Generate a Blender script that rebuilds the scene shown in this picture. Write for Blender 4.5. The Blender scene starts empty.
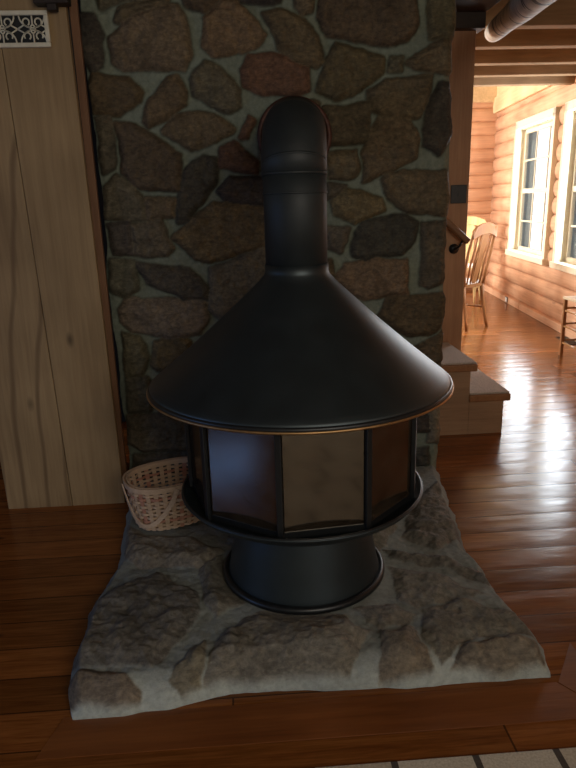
import bpy, bmesh, math, random
import numpy as np
from math import sin, cos, pi, radians, sqrt
from mathutils import Vector, Matrix

random.seed(7); RNG = np.random.default_rng(11)
COL = bpy.context.scene.collection
SC = bpy.context.scene

# ------------------------------------------------------------------ camera
FPX = 640.0; CAMZ = 1.32
PITCH, YAW, ROLL = radians(16), radians(3.3), radians(1.64)
cf = np.array([sin(YAW)*cos(PITCH), cos(YAW)*cos(PITCH), -sin(PITCH)])
r0 = np.array([cos(YAW), -sin(YAW), 0.0]); u0 = np.cross(r0, cf)
cr = cos(ROLL)*r0 - sin(ROLL)*u0
cu = sin(ROLL)*r0 + cos(ROLL)*u0
cam_d = bpy.data.cameras.new('camera'); cam = bpy.data.objects.new('camera', cam_d); COL.objects.link(cam)
cam.matrix_world = Matrix(((cr[0], cu[0], -cf[0], 0), (cr[1], cu[1], -cf[1], 0), (cr[2], cu[2], -cf[2], CAMZ), (0, 0, 0, 1)))
cam_d.sensor_fit = 'HORIZONTAL'; cam_d.sensor_width = 36.0; cam_d.lens = 36.0*FPX/576.0
cam_d.clip_start = 0.05
SC.camera = cam

def ray(x, y): return cf + cr*(x-288)/FPX - cu*(y-384)/FPX
def on_y(x, y, Y):
    d = ray(x, y); return np.array([0, 0, CAMZ]) + d*(Y/d[1])
def on_z(x, y, z):
    d = ray(x, y); return np.array([0, 0, CAMZ]) + d*((z-CAMZ)/d[2])

# ------------------------------------------------------------------ tagging
def tag(o, label=None, cat=None, group=None, kind=None):
    if label: o['label'] = label
    if cat: o['category'] = cat
    if group: o['group'] = group
    if kind: o['kind'] = kind
    return o
def empty(name, loc=(0, 0, 0), rotz=0.0):
    o = bpy.data.objects.new(name, None); COL.objects.link(o)
    o.location = loc; o.rotation_euler = (0, 0, rotz); o.empty_display_size = .05
    return o
def link(name, me, mats, parent=None, smooth=False):
    if not isinstance(mats, (list, tuple)): mats = [mats]
    o = bpy.data.objects.new(name, me); COL.objects.link(o)
    for m in mats: me.materials.append(m)
    if smooth:
        me.polygons.foreach_set('use_smooth', [True]*len(me.polygons))
    if parent is not None: o.parent = parent
    return o

class MB:
    """mesh builder collecting shapes into ONE mesh"""
    def __init__(s): s.bm = bmesh.new()
    def add(s, verts, faces, mi=0, smooth=False):
        vs = [s.bm.verts.new(v) for v in verts]
        for f in faces:
            try:
                fc = s.bm.faces.new([vs[i] for i in f]); fc.material_index = mi; fc.smooth = smooth
            except ValueError: pass
        return s
    def box(s, lo, hi, mi=0, rot=None, bev=0.0):
        (x0, y0, z0), (x1, y1, z1) = lo, hi
        b = bmesh.new(); bmesh.ops.create_cube(b, size=1)
        c = Vector(((x0+x1)/2, (y0+y1)/2, (z0+z1)/2))
        for v in b.verts: v.co = Vector((v.co.x*(x1-x0), v.co.y*(y1-y0), v.co.z*(z1-z0)))
        if bev: bmesh.ops.bevel(b, geom=list(b.edges), offset=bev, segments=2, profile=.5, affect='EDGES')
        for v in b.verts:
            co = v.co
            if rot is not None: co = rot @ co
            v.co = co + c
        return s._merge(b, mi)
    def _merge(s, b, mi, smooth=False):
        b.verts.index_update()
        vs = [s.bm.verts.new(v.co) for v in b.verts]
        for f in b.faces:
            try:
                nf = s.bm.faces.new([vs[v.index] for v in f.verts]); nf.material_index = mi; nf.smooth = smooth or f.smooth
            except ValueError: pass
        b.free(); return s
    def tube(s, pts, r, seg=8, mi=0, closed=False, caps=True, flat=1.0):
        pts = [Vector(p) for p in pts]; n = len(pts)
        rr = r if isinstance(r, (list, tuple)) else [r]*n
        rings = []; prev = None
        for i, p in enumerate(pts):
            if closed: t = pts[(i+1) % n]-pts[i-1]
            else: t = pts[min(i+1, n-1)]-pts[max(i-1, 0)]
            t.normalize()
            if prev is None:
                a = Vector((0, 0, 1)) if abs(t.z) < .9 else Vector((1, 0, 0))
            else: a = prev
            a = (a - t*a.dot(t)); a.normalize(); prev = a
            b = t.cross(a)
            rings.append([p + a*cos(2*pi*k/seg)*rr[i] + b*sin(2*pi*k/seg)*rr[i]*flat for k in range(seg)])
        verts = [v for R in rings for v in R]; faces = []
        m = n if closed else n-1
        for i in range(m):
            j = (i+1) % n
            for k in range(seg):
                faces.append((i*seg+k, i*seg+(k+1) % seg, j*seg+(k+1) % seg, j*seg+k))
        if caps and not closed:
            faces.append(tuple(range(seg))[::-1]); faces.append(tuple((n-1)*seg+k for k in range(seg)))
        return s.add(verts, faces, mi, True)
    def lathe(s, prof, c=(0, 0, 0), seg=96, mi=0, closed=False):
        n = len(prof); verts = []; faces = []
        for (R, z) in prof:
            for k in range(seg):
                a = 2*pi*k/seg; verts.append((c[0]+R*cos(a), c[1]+R*sin(a), c[2]+z))
        for i in range(n if closed else n-1):
            j = (i+1) % n
            for k in range(seg):
                faces.append((i*seg+k, i*seg+(k+1) % seg, j*seg+(k+1) % seg, j*seg+k))
        return s.add(verts, faces, mi, True)
    def prism(s, poly, z0, z1, mi=0):
        n = len(poly)
        v = [(p[0], p[1], z0) for p in poly]+[(p[0], p[1], z1) for p in poly]
        f = [tuple(range(n))[::-1], tuple(range(n, 2*n))]+[(i, (i+1) % n, n+(i+1) % n, n+i) for i in range(n)]
        return s.add(v, f, mi)
    def build(s, name, mats, parent=None, autosmooth=None):
        bmesh.ops.recalc_face_normals(s.bm, faces=list(s.bm.faces))
        me = bpy.data.meshes.new(name); s.bm.to_mesh(me); s.bm.free()
        o = link(name, me, mats, parent)
        if autosmooth:
            try: me.set_sharp_from_angle(angle=radians(autosmooth))
            except Exception: pass
        return o

# ------------------------------------------------------------------ materials
def new_mat(name):
    m = bpy.data.materials.new(name); m.use_nodes = True
    nt = m.node_tree; b = nt.nodes['Principled BSDF']
    return m, nt, b
def N(nt, t, **kw):
    n = nt.nodes.new(t)
    for k, v in kw.items(): setattr(n, k, v)
    return n
def mixc(nt, fac, a, b, mode='MIX'):
    n = N(nt, 'ShaderNodeMix', data_type='RGBA', blend_type=mode)
    for sock, v in ((n.inputs[0], fac), (n.inputs[6], a), (n.inputs[7], b)):
        if hasattr(v, 'is_linked') or hasattr(v, 'links'): nt.links.new(v, sock)
        elif isinstance(v, (int, float)): sock.default_value = v
        else: sock.default_value = (*v, 1)
    return n.outputs[2]
def ramp(nt, fac, stops):
    n = N(nt, 'ShaderNodeValToRGB'); nt.links.new(fac, n.inputs[0])
    el = n.color_ramp.elements
    while len(el) < len(stops): el.new(.5)
    for e, (p, c) in zip(el, stops):
        e.position = p; e.color = (*c, 1) if len(c) == 3 else c
    return n.outputs[0]
def coords(nt, scale=(1, 1, 1), rot=(0, 0, 0), kind='Object'):
    t = N(nt, 'ShaderNodeTexCoord'); mp = N(nt, 'ShaderNodeMapping')
    mp.inputs['Scale'].default_value = scale; mp.inputs['Rotation'].default_value = rot
    nt.links.new(t.outputs[kind], mp.inputs[0]); return mp.outputs[0]
def noise(nt, vec, scale, detail=4, rough=.55, dist=0.0):
    n = N(nt, 'ShaderNodeTexNoise'); n.inputs['Scale'].default_value = scale
    n.inputs['Detail'].default_value = detail; n.inputs['Roughness'].default_value = rough
    n.inputs['Distortion'].default_value = dist
    nt.links.new(vec, n.inputs['Vector']); return n.outputs['Fac']
def bump(nt, b, h, strength=.3, dist=.01):
    n = N(nt, 'ShaderNodeBump'); n.inputs['Strength'].default_value = strength; n.inputs['Distance'].default_value = dist
    nt.links.new(h, n.inputs['Height']); nt.links.new(n.outputs[0], b.inputs['Normal'])
def math_n(nt, op, a, b=None):
    n = N(nt, 'ShaderNodeMath', operation=op)
    for s, v in ((n.inputs[0], a), (n.inputs[1], b)):
        if v is None: continue
        if isinstance(v, (int, float)): s.default_value = v
        else: nt.links.new(v, s)
    return n.outputs[0]

def simple(name, col, rough=.5, metal=0.0, var=.12, scale=30, bmp=0.0, spec=.5):
    m, nt, b = new_mat(name); v = coords(nt)
    f = noise(nt, v, scale)
    d = tuple(max(0, c*(1-var*2)) for c in col); l = tuple(min(1, c*(1+var*2)) for c in col)
    nt.links.new(ramp(nt, f, [(.25, d), (.75, l)]), b.inputs['Base Color'])
    b.inputs['Roughness'].default_value = rough; b.inputs['Metallic'].default_value = metal
    b.inputs['Specular IOR Level'].default_value = spec
    if bmp: bump(nt, b, f, bmp, .004)
    return m
def wood(name, c1, c2, axis='z', rough=.5, scale=1.0, knots=0.0, wave=0.0, bmp=.15, spec=.4):
    """long-grain wood; axis is the grain direction in object space"""
    m, nt, b = new_mat(name)
    st = {'x': (.35, 6, 6), 'y': (6, .35, 6), 'z': (6, 6, .35)}[axis]
    v = coords(nt, tuple(k*scale for k in st))
    g = noise(nt, v, 3.2, 6, .6, .6 + wave)
    g2 = noise(nt, v, 14, 3, .6, .2)
    mid = tuple((a+b_)/2 for a, b_ in zip(c1, c2))
    colr = ramp(nt, g, [(.3, c1), (.5, mid), (.7, c2)])
    colr = mixc(nt, .28, colr, ramp(nt, g2, [(.35, tuple(c*.55 for c in c1)), (.65, c2)]))
    big = noise(nt, coords(nt), 2.1, 2)
    colr = mixc(nt, .35, colr, ramp(nt, big, [(.35, tuple(c*.55 for c in c1)), (.65, c2)]), 'MIX')
    if knots:
        kv = coords(nt, {'x': (.5, 1.6, 1.6), 'y': (1.6, .5, 1.6), 'z': (1.7, 1.7, .8)}[axis])
        vo = N(nt, 'ShaderNodeTexVoronoi'); vo.inputs['Scale'].default_value = 3.0
        nt.links.new(kv, vo.inputs['Vector'])
        k = ramp(nt, vo.outputs['Distance'], [(.03, (1, 1, 1)), (.1, (0, 0, 0))])
        colr = mixc(nt, math_n(nt, 'MULTIPLY', k, knots), colr, tuple(c*.3 for c in c1))
    nt.links.new(colr, b.inputs['Base Color'])
    b.inputs['Roughness'].default_value = rough; b.inputs['Specular IOR Level'].default_value = spec
    if bmp: bump(nt, b, g2, bmp, .004)
    return m

def floor_material():
    m, nt, b = new_mat('varnished_floor_boards')
    tc = N(nt, 'ShaderNodeTexCoord'); sx = N(nt, 'ShaderNodeSeparateXYZ'); nt.links.new(tc.outputs['Object'], sx.inputs[0])
    X, Y = sx.outputs[0], sx.outputs[1]
    W = .134
    yi = math_n(nt, 'DIVIDE', Y, W); row = math_n(nt, 'FLOOR', yi); fr = math_n(nt, 'FRACT', yi)
    wn = N(nt, 'ShaderNodeTexWhiteNoise', noise_dimensions='1D'); nt.links.new(row, wn.inputs['W'])
    xo = math_n(nt, 'ADD', math_n(nt, 'DIVIDE', X, 2.3), math_n(nt, 'MULTIPLY', wn.outputs['Value'], 7.3))
    seg = math_n(nt, 'FLOOR', xo); fx = math_n(nt, 'FRACT', xo)
    idn = N(nt, 'ShaderNodeTexWhiteNoise', noise_dimensions='2D')
    cb = N(nt, 'ShaderNodeCombineXYZ'); nt.links.new(row, cb.inputs[0]); nt.links.new(seg, cb.inputs[1]); nt.links.new(cb.outputs[0], idn.inputs['Vector'])
    # grain, shifted per board
    gv = N(nt, 'ShaderNodeCombineXYZ')
    nt.links.new(math_n(nt, 'ADD', math_n(nt, 'MULTIPLY', X, .9), math_n(nt, 'MULTIPLY', idn.outputs['Value'], 31.0)), gv.inputs[0])
    nt.links.new(math_n(nt, 'MULTIPLY', Y, 15), gv.inputs[1])
    g = noise(nt, gv.outputs[0], 2.6, 6, .62, .8)
    gr = noise(nt, gv.outputs[0], 11, 3, .6, .3)
    base = ramp(nt, g, [(.28, (.120, .037, .008)), (.5, (.225, .080, .018)), (.74, (.33, .128, .032))])
    base = mixc(nt, .3, base, ramp(nt, gr, [(.35, (.09, .024, .007)), (.65, (.30, .10, .03))]))
    tint = ramp(nt, idn.outputs['Value'], [(0, (.62, .60, .58)), (1, (1.12, 1.08, 1.05))])
    base = mixc(nt, 1.0, base, tint, 'MULTIPLY')
    # knots
    kv = coords(nt, (1.2, 3.4, 1)); vo = N(nt, 'ShaderNodeTexVoronoi'); vo.inputs['Scale'].default_value = 1.5; nt.links.new(kv, vo.inputs['Vector'])
    k = ramp(nt, vo.outputs['Distance'], [(.02, (1, 1, 1)), (.075, (0, 0, 0))])
    base = mixc(nt, math_n(nt, 'MULTIPLY', k, .85), base, (.02, .008, .004))
    # gaps
    gap = math_n(nt, 'LESS_THAN', math_n(nt, 'MINIMUM', fr, math_n(nt, 'SUBTRACT', 1.0, fr)), .018)
    gap2 = math_n(nt, 'LESS_THAN', math_n(nt, 'MINIMUM', fx, math_n(nt, 'SUBTRACT', 1.0, fx)), .0012)
    gp = math_n(nt, 'MAXIMUM', gap, gap2)
    base = mixc(nt, math_n(nt, 'MULTIPLY', gp, .75), base, (.02, .008, .004))
    nt.links.new(base, b.inputs['Base Color'])
    rg = noise(nt, coords(nt, (1.3, 5, 1)), 3, 4)
    nt.links.new(ramp(nt, rg, [(.3, (.13, .13, .13)), (.7, (.25, .25, .25))]), b.inputs['Roughness'])
    b.inputs['Specular IOR Level'].default_value = .27
    # board cupping + waviness
    cup = math_n(nt, 'MULTIPLY', math_n(nt, 'SUBTRACT', fr, .5), math_n(nt, 'SUBTRACT', fr, .5))
    wv = noise(nt, coords(nt, (1.5, 6, 1)), 3.0, 3)
    h = math_n(nt, 'SUBTRACT', math_n(nt, 'ADD', math_n(nt, 'MULTIPLY', cup, -.55), math_n(nt, 'MULTIPLY', wv, .35)), math_n(nt, 'MULTIPLY', gp, .35))
    bump(nt, b, h, .32, .012)
    return m

def stone_material(name, mort_rough=.95):
    m, nt, b = new_mat(name)
    a = N(nt, 'ShaderNodeAttribute', attribute_name='Col'); k = N(nt, 'ShaderNodeAttribute', attribute_name='Mask')
    v = coords(nt)
    n1 = noise(nt, v, 9, 6, .65, .6); n2 = noise(nt, v, 55, 5, .65)
    n3 = noise(nt, coords(nt, (1, 1, 2.4), (.3, .5, .2)), 22, 6, .7, 1.4)
    st = mixc(nt, 1.0, a.outputs['Color'], ramp(nt, n1, [(.28, (.68, .67, .64)), (.5, (1, 1, 1)), (.74, (1.28, 1.24, 1.14))]), 'MULTIPLY')
    st = mixc(nt, .8, st, ramp(nt, n2, [(.3, (.55, .55, .55)), (.7, (1.4, 1.4, 1.36))]), 'MULTIPLY')
    st = mixc(nt, .75, st, ramp(nt, n3, [(.3, (.5, .48, .46)), (.7, (1.45, 1.42, 1.34))]), 'MULTIPLY')
    mo = mixc(nt, 1.0, a.outputs['Color'], ramp(nt, n2, [(.3, (.78, .78, .78)), (.7, (1.16, 1.16, 1.16))]), 'MULTIPLY')
    nt.links.new(mixc(nt, k.outputs['Fac'], mo, st), b.inputs['Base Color'])
    b.inputs['Roughness'].default_value = .82; b.inputs['Specular IOR Level'].default_value = .35
    h = math_n(nt, 'ADD', math_n(nt, 'MULTIPLY', n3, 1.0), math_n(nt, 'MULTIPLY', n2, .55))
    bump(nt, b, h, .55, .012)
    return m

M = {}
M['floor'] = floor_material()
M['stone'] = stone_material('fieldstone_and_mortar')
M['hearth'] = stone_material('hearth_stone_and_mortar')
M['board'] = wood('pale_wall_boards', (.27, .165, .072), (.40, .265, .130), 'z', .6, .8, .8, .8)
def wavy():
    m = wood('pale_wavy_grain_board', (.25, .15, .064), (.40, .265, .130), 'z', .6, .8, .6, 1.0)
    nt = m.node_tree; b = nt.nodes['Principled BSDF']; src = b.inputs['Base Color'].links[0].from_socket
    wv = N(nt, 'ShaderNodeTexWave', wave_type='RINGS', rings_direction='Y'); wv.inputs['Scale'].default_value = 1.1
    wv.inputs['Distortion'].default_value = 5.0; wv.inputs['Detail'].default_value = 2.0; wv.inputs['Detail Scale'].default_value = .9
    mp = coords(nt, (3.0, 1.0, 1.1)); nt.links.new(mp, wv.inputs['Vector'])
    ln = ramp(nt, wv.outputs['Fac'], [(.0, (1, 1, 1)), (.07, (.5, .5, .5)), (.16, (0, 0, 0))])
    nt.links.new(mixc(nt, math_n(nt, 'MULTIPLY', ln, .55), src, (.09, .045, .018)), b.inputs['Base Color']); return m
M['board_wavy'] = wavy()
M['reddish'] = wood('reddish_board', (.16, .07, .032), (.26, .125, .06), 'z', .6, 1.2)
M['darkwood'] = wood('dark_brown_wood', (.018, .011, .008), (.045, .027, .017), 'x', .6)
M['post'] = wood('brown_post_wood', (.34, .17, .085), (.48, .27, .145), 'z', .5, 1.2)
M['beam'] = wood('brown_joist_wood', (.26, .16, .085), (.38, .25, .14), 'x', .9, .8, spec=.04)
M['beam_y'] = wood('brown_beam_wood', (.10, .05, .028), (.17, .09, .05), 'y', .7, .8)
M['ceil'] = wood('ceiling_planks', (.15, .085, .045), (.26, .15, .08), 'y', .7, .8)
M['log'] = wood('honey_log_wall', (.50, .235, .12), (.74, .43, .25), 'x', .55, .6, .5, .6)
M['log_y'] = wood('honey_log_wall_long', (.52, .26, .145), (.76, .47, .29), 'y', .55, .6, .5, .6)
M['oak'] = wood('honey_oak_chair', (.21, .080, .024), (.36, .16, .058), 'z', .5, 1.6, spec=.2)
M['oak_lit'] = wood('lit_oak_chair', (.55, .32, .12), (.78, .54, .26), 'z', .5, 1.6, spec=.2)  # lit copy of the chair oak, light put into the colour
M['tabletop'] = wood('table_oak', (.30, .14, .055), (.48, .25, .11), 'x', .22, 1.0)
M['step_side'] = wood('step_side_wood', (.31, .18, .10), (.45, .28, .165), 'x', .5, 1.0)
M['step_edge'] = wood('step_nosing_wood', (.26, .11, .045), (.40, .20, .09), 'y', .4, 1.0)
M['rail'] = wood('handrail_wood', (.20, .095, .045), (.32, .17, .085), 'x', .4, 1.5)
M['carpet'] = simple('grey_stair_carpet', (.46, .40, .345), .95, var=.25, scale=220, bmp=.5)
M['black'] = simple('black_stove_enamel', (.010, .0135, .0150), .46, 0.0, .15, 12, spec=.75)
for mm in (M['black'],): mm.node_tree.nodes['Principled BSDF'].inputs['Specular Tint'].default_value = (.82, .95, 1.0, 1)
M['blackpipe'] = simple('black_stovepipe', (.013, .017, .018), .58, 0.0, .15, 12, spec=.5)
M['iron'] = simple('black_iron', (.010, .011, .012), .38, .1, .2, 40)
M['collar'] = simple('rusty_red_collar', (.075, .028, .018), .6, .3, .3, 30)
M['brass'] = simple('aged_brass', (.42, .25, .11), .42, .9, .15, 30)
M['plate'] = simple('dark_switch_plate', (.03, .032, .035), .4)
M['white'] = simple('cream_painted_frame', (.70, .62, .46), .45, var=.03)
M['vent'] = simple('cream_vent_paint', (.66, .60, .46), .45, var=.06)
M['ventdark'] = simple('vent_shadow_black', (.012, .012, .011), .8)
M['greypaint'] = simple('grey_outside_trim', (.20, .25, .29), .5, var=.05)
M['outlet'] = simple('white_outlet', (.8, .8, .78), .4, var=.02)
M['darkroom'] = simple('unlit_dark', (.03, .026, .022), .9)  # darkness of the unlit room beyond painted into this near-black
M['wicker'] = wood('natural_splint', (.52, .34, .22), (.76, .55, .38), 'x', .6, 4.0)
M['wickerred'] = wood('reddish_splint', (.46, .20, .13), (.62, .32, .22), 'x', .6, 4.0)
M['caning'] = simple('woven_seat_cord', (.55, .42, .27), .8, var=.2, scale=120, bmp=.4)
M['chairpad'] = simple('pale_seat_cushion', (.75, .70, .64), .9, var=.06, scale=60)

def banded_log():  # pale mottled base crossed by irregular dark bands
    m, nt, b = new_mat('pale_banded_log')
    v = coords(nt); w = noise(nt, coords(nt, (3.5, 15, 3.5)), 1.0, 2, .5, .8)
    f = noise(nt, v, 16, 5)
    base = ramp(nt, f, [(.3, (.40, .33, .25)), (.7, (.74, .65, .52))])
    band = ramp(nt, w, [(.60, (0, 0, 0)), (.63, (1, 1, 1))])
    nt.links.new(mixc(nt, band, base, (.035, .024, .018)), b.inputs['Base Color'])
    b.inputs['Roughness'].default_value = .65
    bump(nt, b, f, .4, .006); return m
M['banded_log'] = banded_log()

def glass_clear():
    m, nt, b = new_mat('window_glass')
    nt.nodes.remove(b); out = nt.nodes['Material Output']
    t = N(nt, 'ShaderNodeBsdfTransparent'); t.inputs[0].default_value = (.97, .98, .98, 1)
    g = N(nt, 'ShaderNodeBsdfGlossy'); g.inputs['Roughness'].default_value = .03
    mx = N(nt, 'ShaderNodeMixShader'); mx.inputs[0].default_value = .06
    nt.links.new(t.outputs[0], mx.inputs[1]); nt.links.new(g.outputs[0], mx.inputs[2]); nt.links.new(mx.outputs[0], out.inputs[0])
    return m
M['glass'] = glass_clear()
def glass_stove():
    m, nt, b = new_mat('smoky_reflective_glass')
    nt.nodes.remove(b); out = nt.nodes['Material Output']
    t = N(nt, 'ShaderNodeBsdfTransparent'); t.inputs[0].default_value = (.30, .23, .17, 1)
    g = N(nt, 'ShaderNodeBsdfGlossy'); g.inputs['Color'].default_value = (.62, .55, .46, 1)
    d = N(nt, 'ShaderNodeBsdfDiffuse')
    f = noise(nt, coords(nt), 14, 5, .65, .5)
    nt.links.new(ramp(nt, f, [(.35, (.030, .020, .013)), (.7, (.085, .062, .042))]), d.inputs[0])
    nt.links.new(ramp(nt, f, [(.35, (.08, .08, .08)), (.7, (.15, .15, .15))]), g.inputs['Roughness'])
    m1 = N(nt, 'ShaderNodeMixShader'); m1.inputs[0].default_value = .55
    nt.links.new(t.outputs[0], m1.inputs[1]); nt.links.new(d.outputs[0], m1.inputs[2])
    m2 = N(nt, 'ShaderNodeMixShader'); m2.inputs[0].default_value = .27
    nt.links.new(m1.outputs[0], m2.inputs[1]); nt.links.new(g.outputs[0], m2.inputs[2])
    nt.links.new(m2.outputs[0], out.inputs[0]); return m
M['stoveglass'] = glass_stove()
def rug_material():
    m, nt, b = new_mat('pale_block_rug')
    br = N(nt, 'ShaderNodeTexBrick'); br.inputs['Scale'].default_value = 1.0
    br.inputs['Brick Width'].default_value = .20; br.inputs['Row Height'].default_value = .26; br.inputs['Mortar Size'].default_value = .009
    br.inputs['Color1'].default_value = (.42, .35, .26, 1); br.inputs['Color2'].default_value = (.52, .46, .37, 1); br.inputs['Mortar'].default_value = (.06, .045, .035, 1)
    v = coords(nt); nt.links.new(v, br.inputs['Vector'])
    f = noise(nt, v, 160, 3)
    nt.links.new(mixc(nt, .6, br.outputs['Color'], ramp(nt, f, [(.3, (.6, .6, .6)), (.7, (1.2, 1.2, 1.2))]), 'MULTIPLY'), b.inputs['Base Color'])
    b.inputs['Roughness'].default_value = .95; bump(nt, b, f, .5, .004); return m
M['rug'] = rug_material()

# ------------------------------------------------------------------ numpy noise
def vnoise(x, y, seed):
    rng = np.random.default_rng(seed); T = rng.random((256, 256))
    xi = np.floor(x).astype(int); yi = np.floor(y).astype(int); fx = x-xi; fy = y-yi
    fx = fx*fx*(3-2*fx); fy = fy*fy*(3-2*fy)
    g = lambda a, b: T[a % 256, b % 256]
    return (g(xi, yi)*(1-fx)+g(xi+1, yi)*fx)*(1-fy)+(g(xi, yi+1)*(1-fx)+g(xi+1, yi+1)*fx)*fy
def fbm(x, y, seed, octv=4, gain=.5):
    s = 0; a = 1; t = 0
    for o in range(octv):
        s = s+a*(vnoise(x*2**o+17*o, y*2**o+5*o, seed+o)-.5); t += a; a *= gain
    return s/t*2
def sdf(px, py, poly):
    """positive inside"""
    P = np.asarray(poly, float); n = len(P)
    d = np.full(px.shape, 1e9); ins = np.zeros(px.shape, bool)
    for i in range(n):
        a = P[i]; b = P[(i+1) % n]; e = b-a; L = e@e+1e-12
        wx = px-a[0]; wy = py-a[1]; t = np.clip((wx*e[0]+wy*e[1])/L, 0, 1)
        d = np.minimum(d, (wx-e[0]*t)**2+(wy-e[1]*t)**2)
        c = (a[1] > py) != (b[1] > py)
        with np.errstate(divide='ignore', invalid='ignore'):
            xi = (b[0]-a[0])*(py-a[1])/(b[1]-a[1]+1e-15)+a[0]
        ins ^= c & (px < xi)
    d = np.sqrt(d); return np.where(ins, d, -d)
def smooth(a, b, x):
    t = np.clip((x-a)/(b-a), 0, 1); return t*t*(3-2*t)

def grid_mesh(name, P, colr, mask, mat, skirt=None, parent=None):
    """P: (nu,nv,3) -> one mesh with Col and Mask attributes; skirt: (nu,nv,3) positions that the rim is extended to"""
    nu, nv, _ = P.shape
    idx = np.arange(nu*nv).reshape(nu, nv)
    V = [P.reshape(-1, 3)]
    F = np.stack([idx[:-1, :-1], idx[1:, :-1], idx[1:, 1:], idx[:-1, 1:]], -1).reshape(-1, 4)
    C = [colr.reshape(-1, 3)]; K = [mask.reshape(-1)]
    if skirt is not None:
        loop = np.concatenate([idx[:, 0], idx[-1, 1:], idx[-2::-1, -1], idx[0, -2:0:-1]])
        base = nu*nv; m = len(loop); nl = len(skirt)
        prev = loop
        for li, fn in enumerate(skirt):
            Q = fn(P.reshape(-1, 3)[loop]); V.append(Q); C.append(colr.reshape(-1, 3)[loop]); K.append(mask.reshape(-1)[loop])
            cur = base+np.arange(m)+li*m
            F = np.concatenate([F, np.stack([prev, cur, np.roll(cur, -1), np.roll(prev, -1)], -1)])
            prev = cur
    V = np.concatenate(V); C = np.concatenate(C); K = np.concatenate(K)
    me = bpy.data.meshes.new(name)
    me.vertices.add(len(V)); me.vertices.foreach_set('co', V.astype(np.float32).ravel())
    me.loops.add(F.size); me.loops.foreach_set('vertex_index', F.astype(np.int32).ravel())
    me.polygons.add(len(F)); me.polygons.foreach_set('loop_start', np.arange(0, F.size, 4, dtype=np.int32))
    me.update(calc_edges=True); me.validate()
    ca = me.attributes.new('Col', 'FLOAT_COLOR', 'POINT'); ca.data.foreach_set('color', np.concatenate([C, np.ones((len(C), 1))], 1).astype(np.float32).ravel())
    ka = me.attributes.new('Mask', 'FLOAT', 'POINT'); ka.data.foreach_set('value', K.astype(np.float32))
    return link(name, me, mat, parent, smooth=True)

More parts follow.
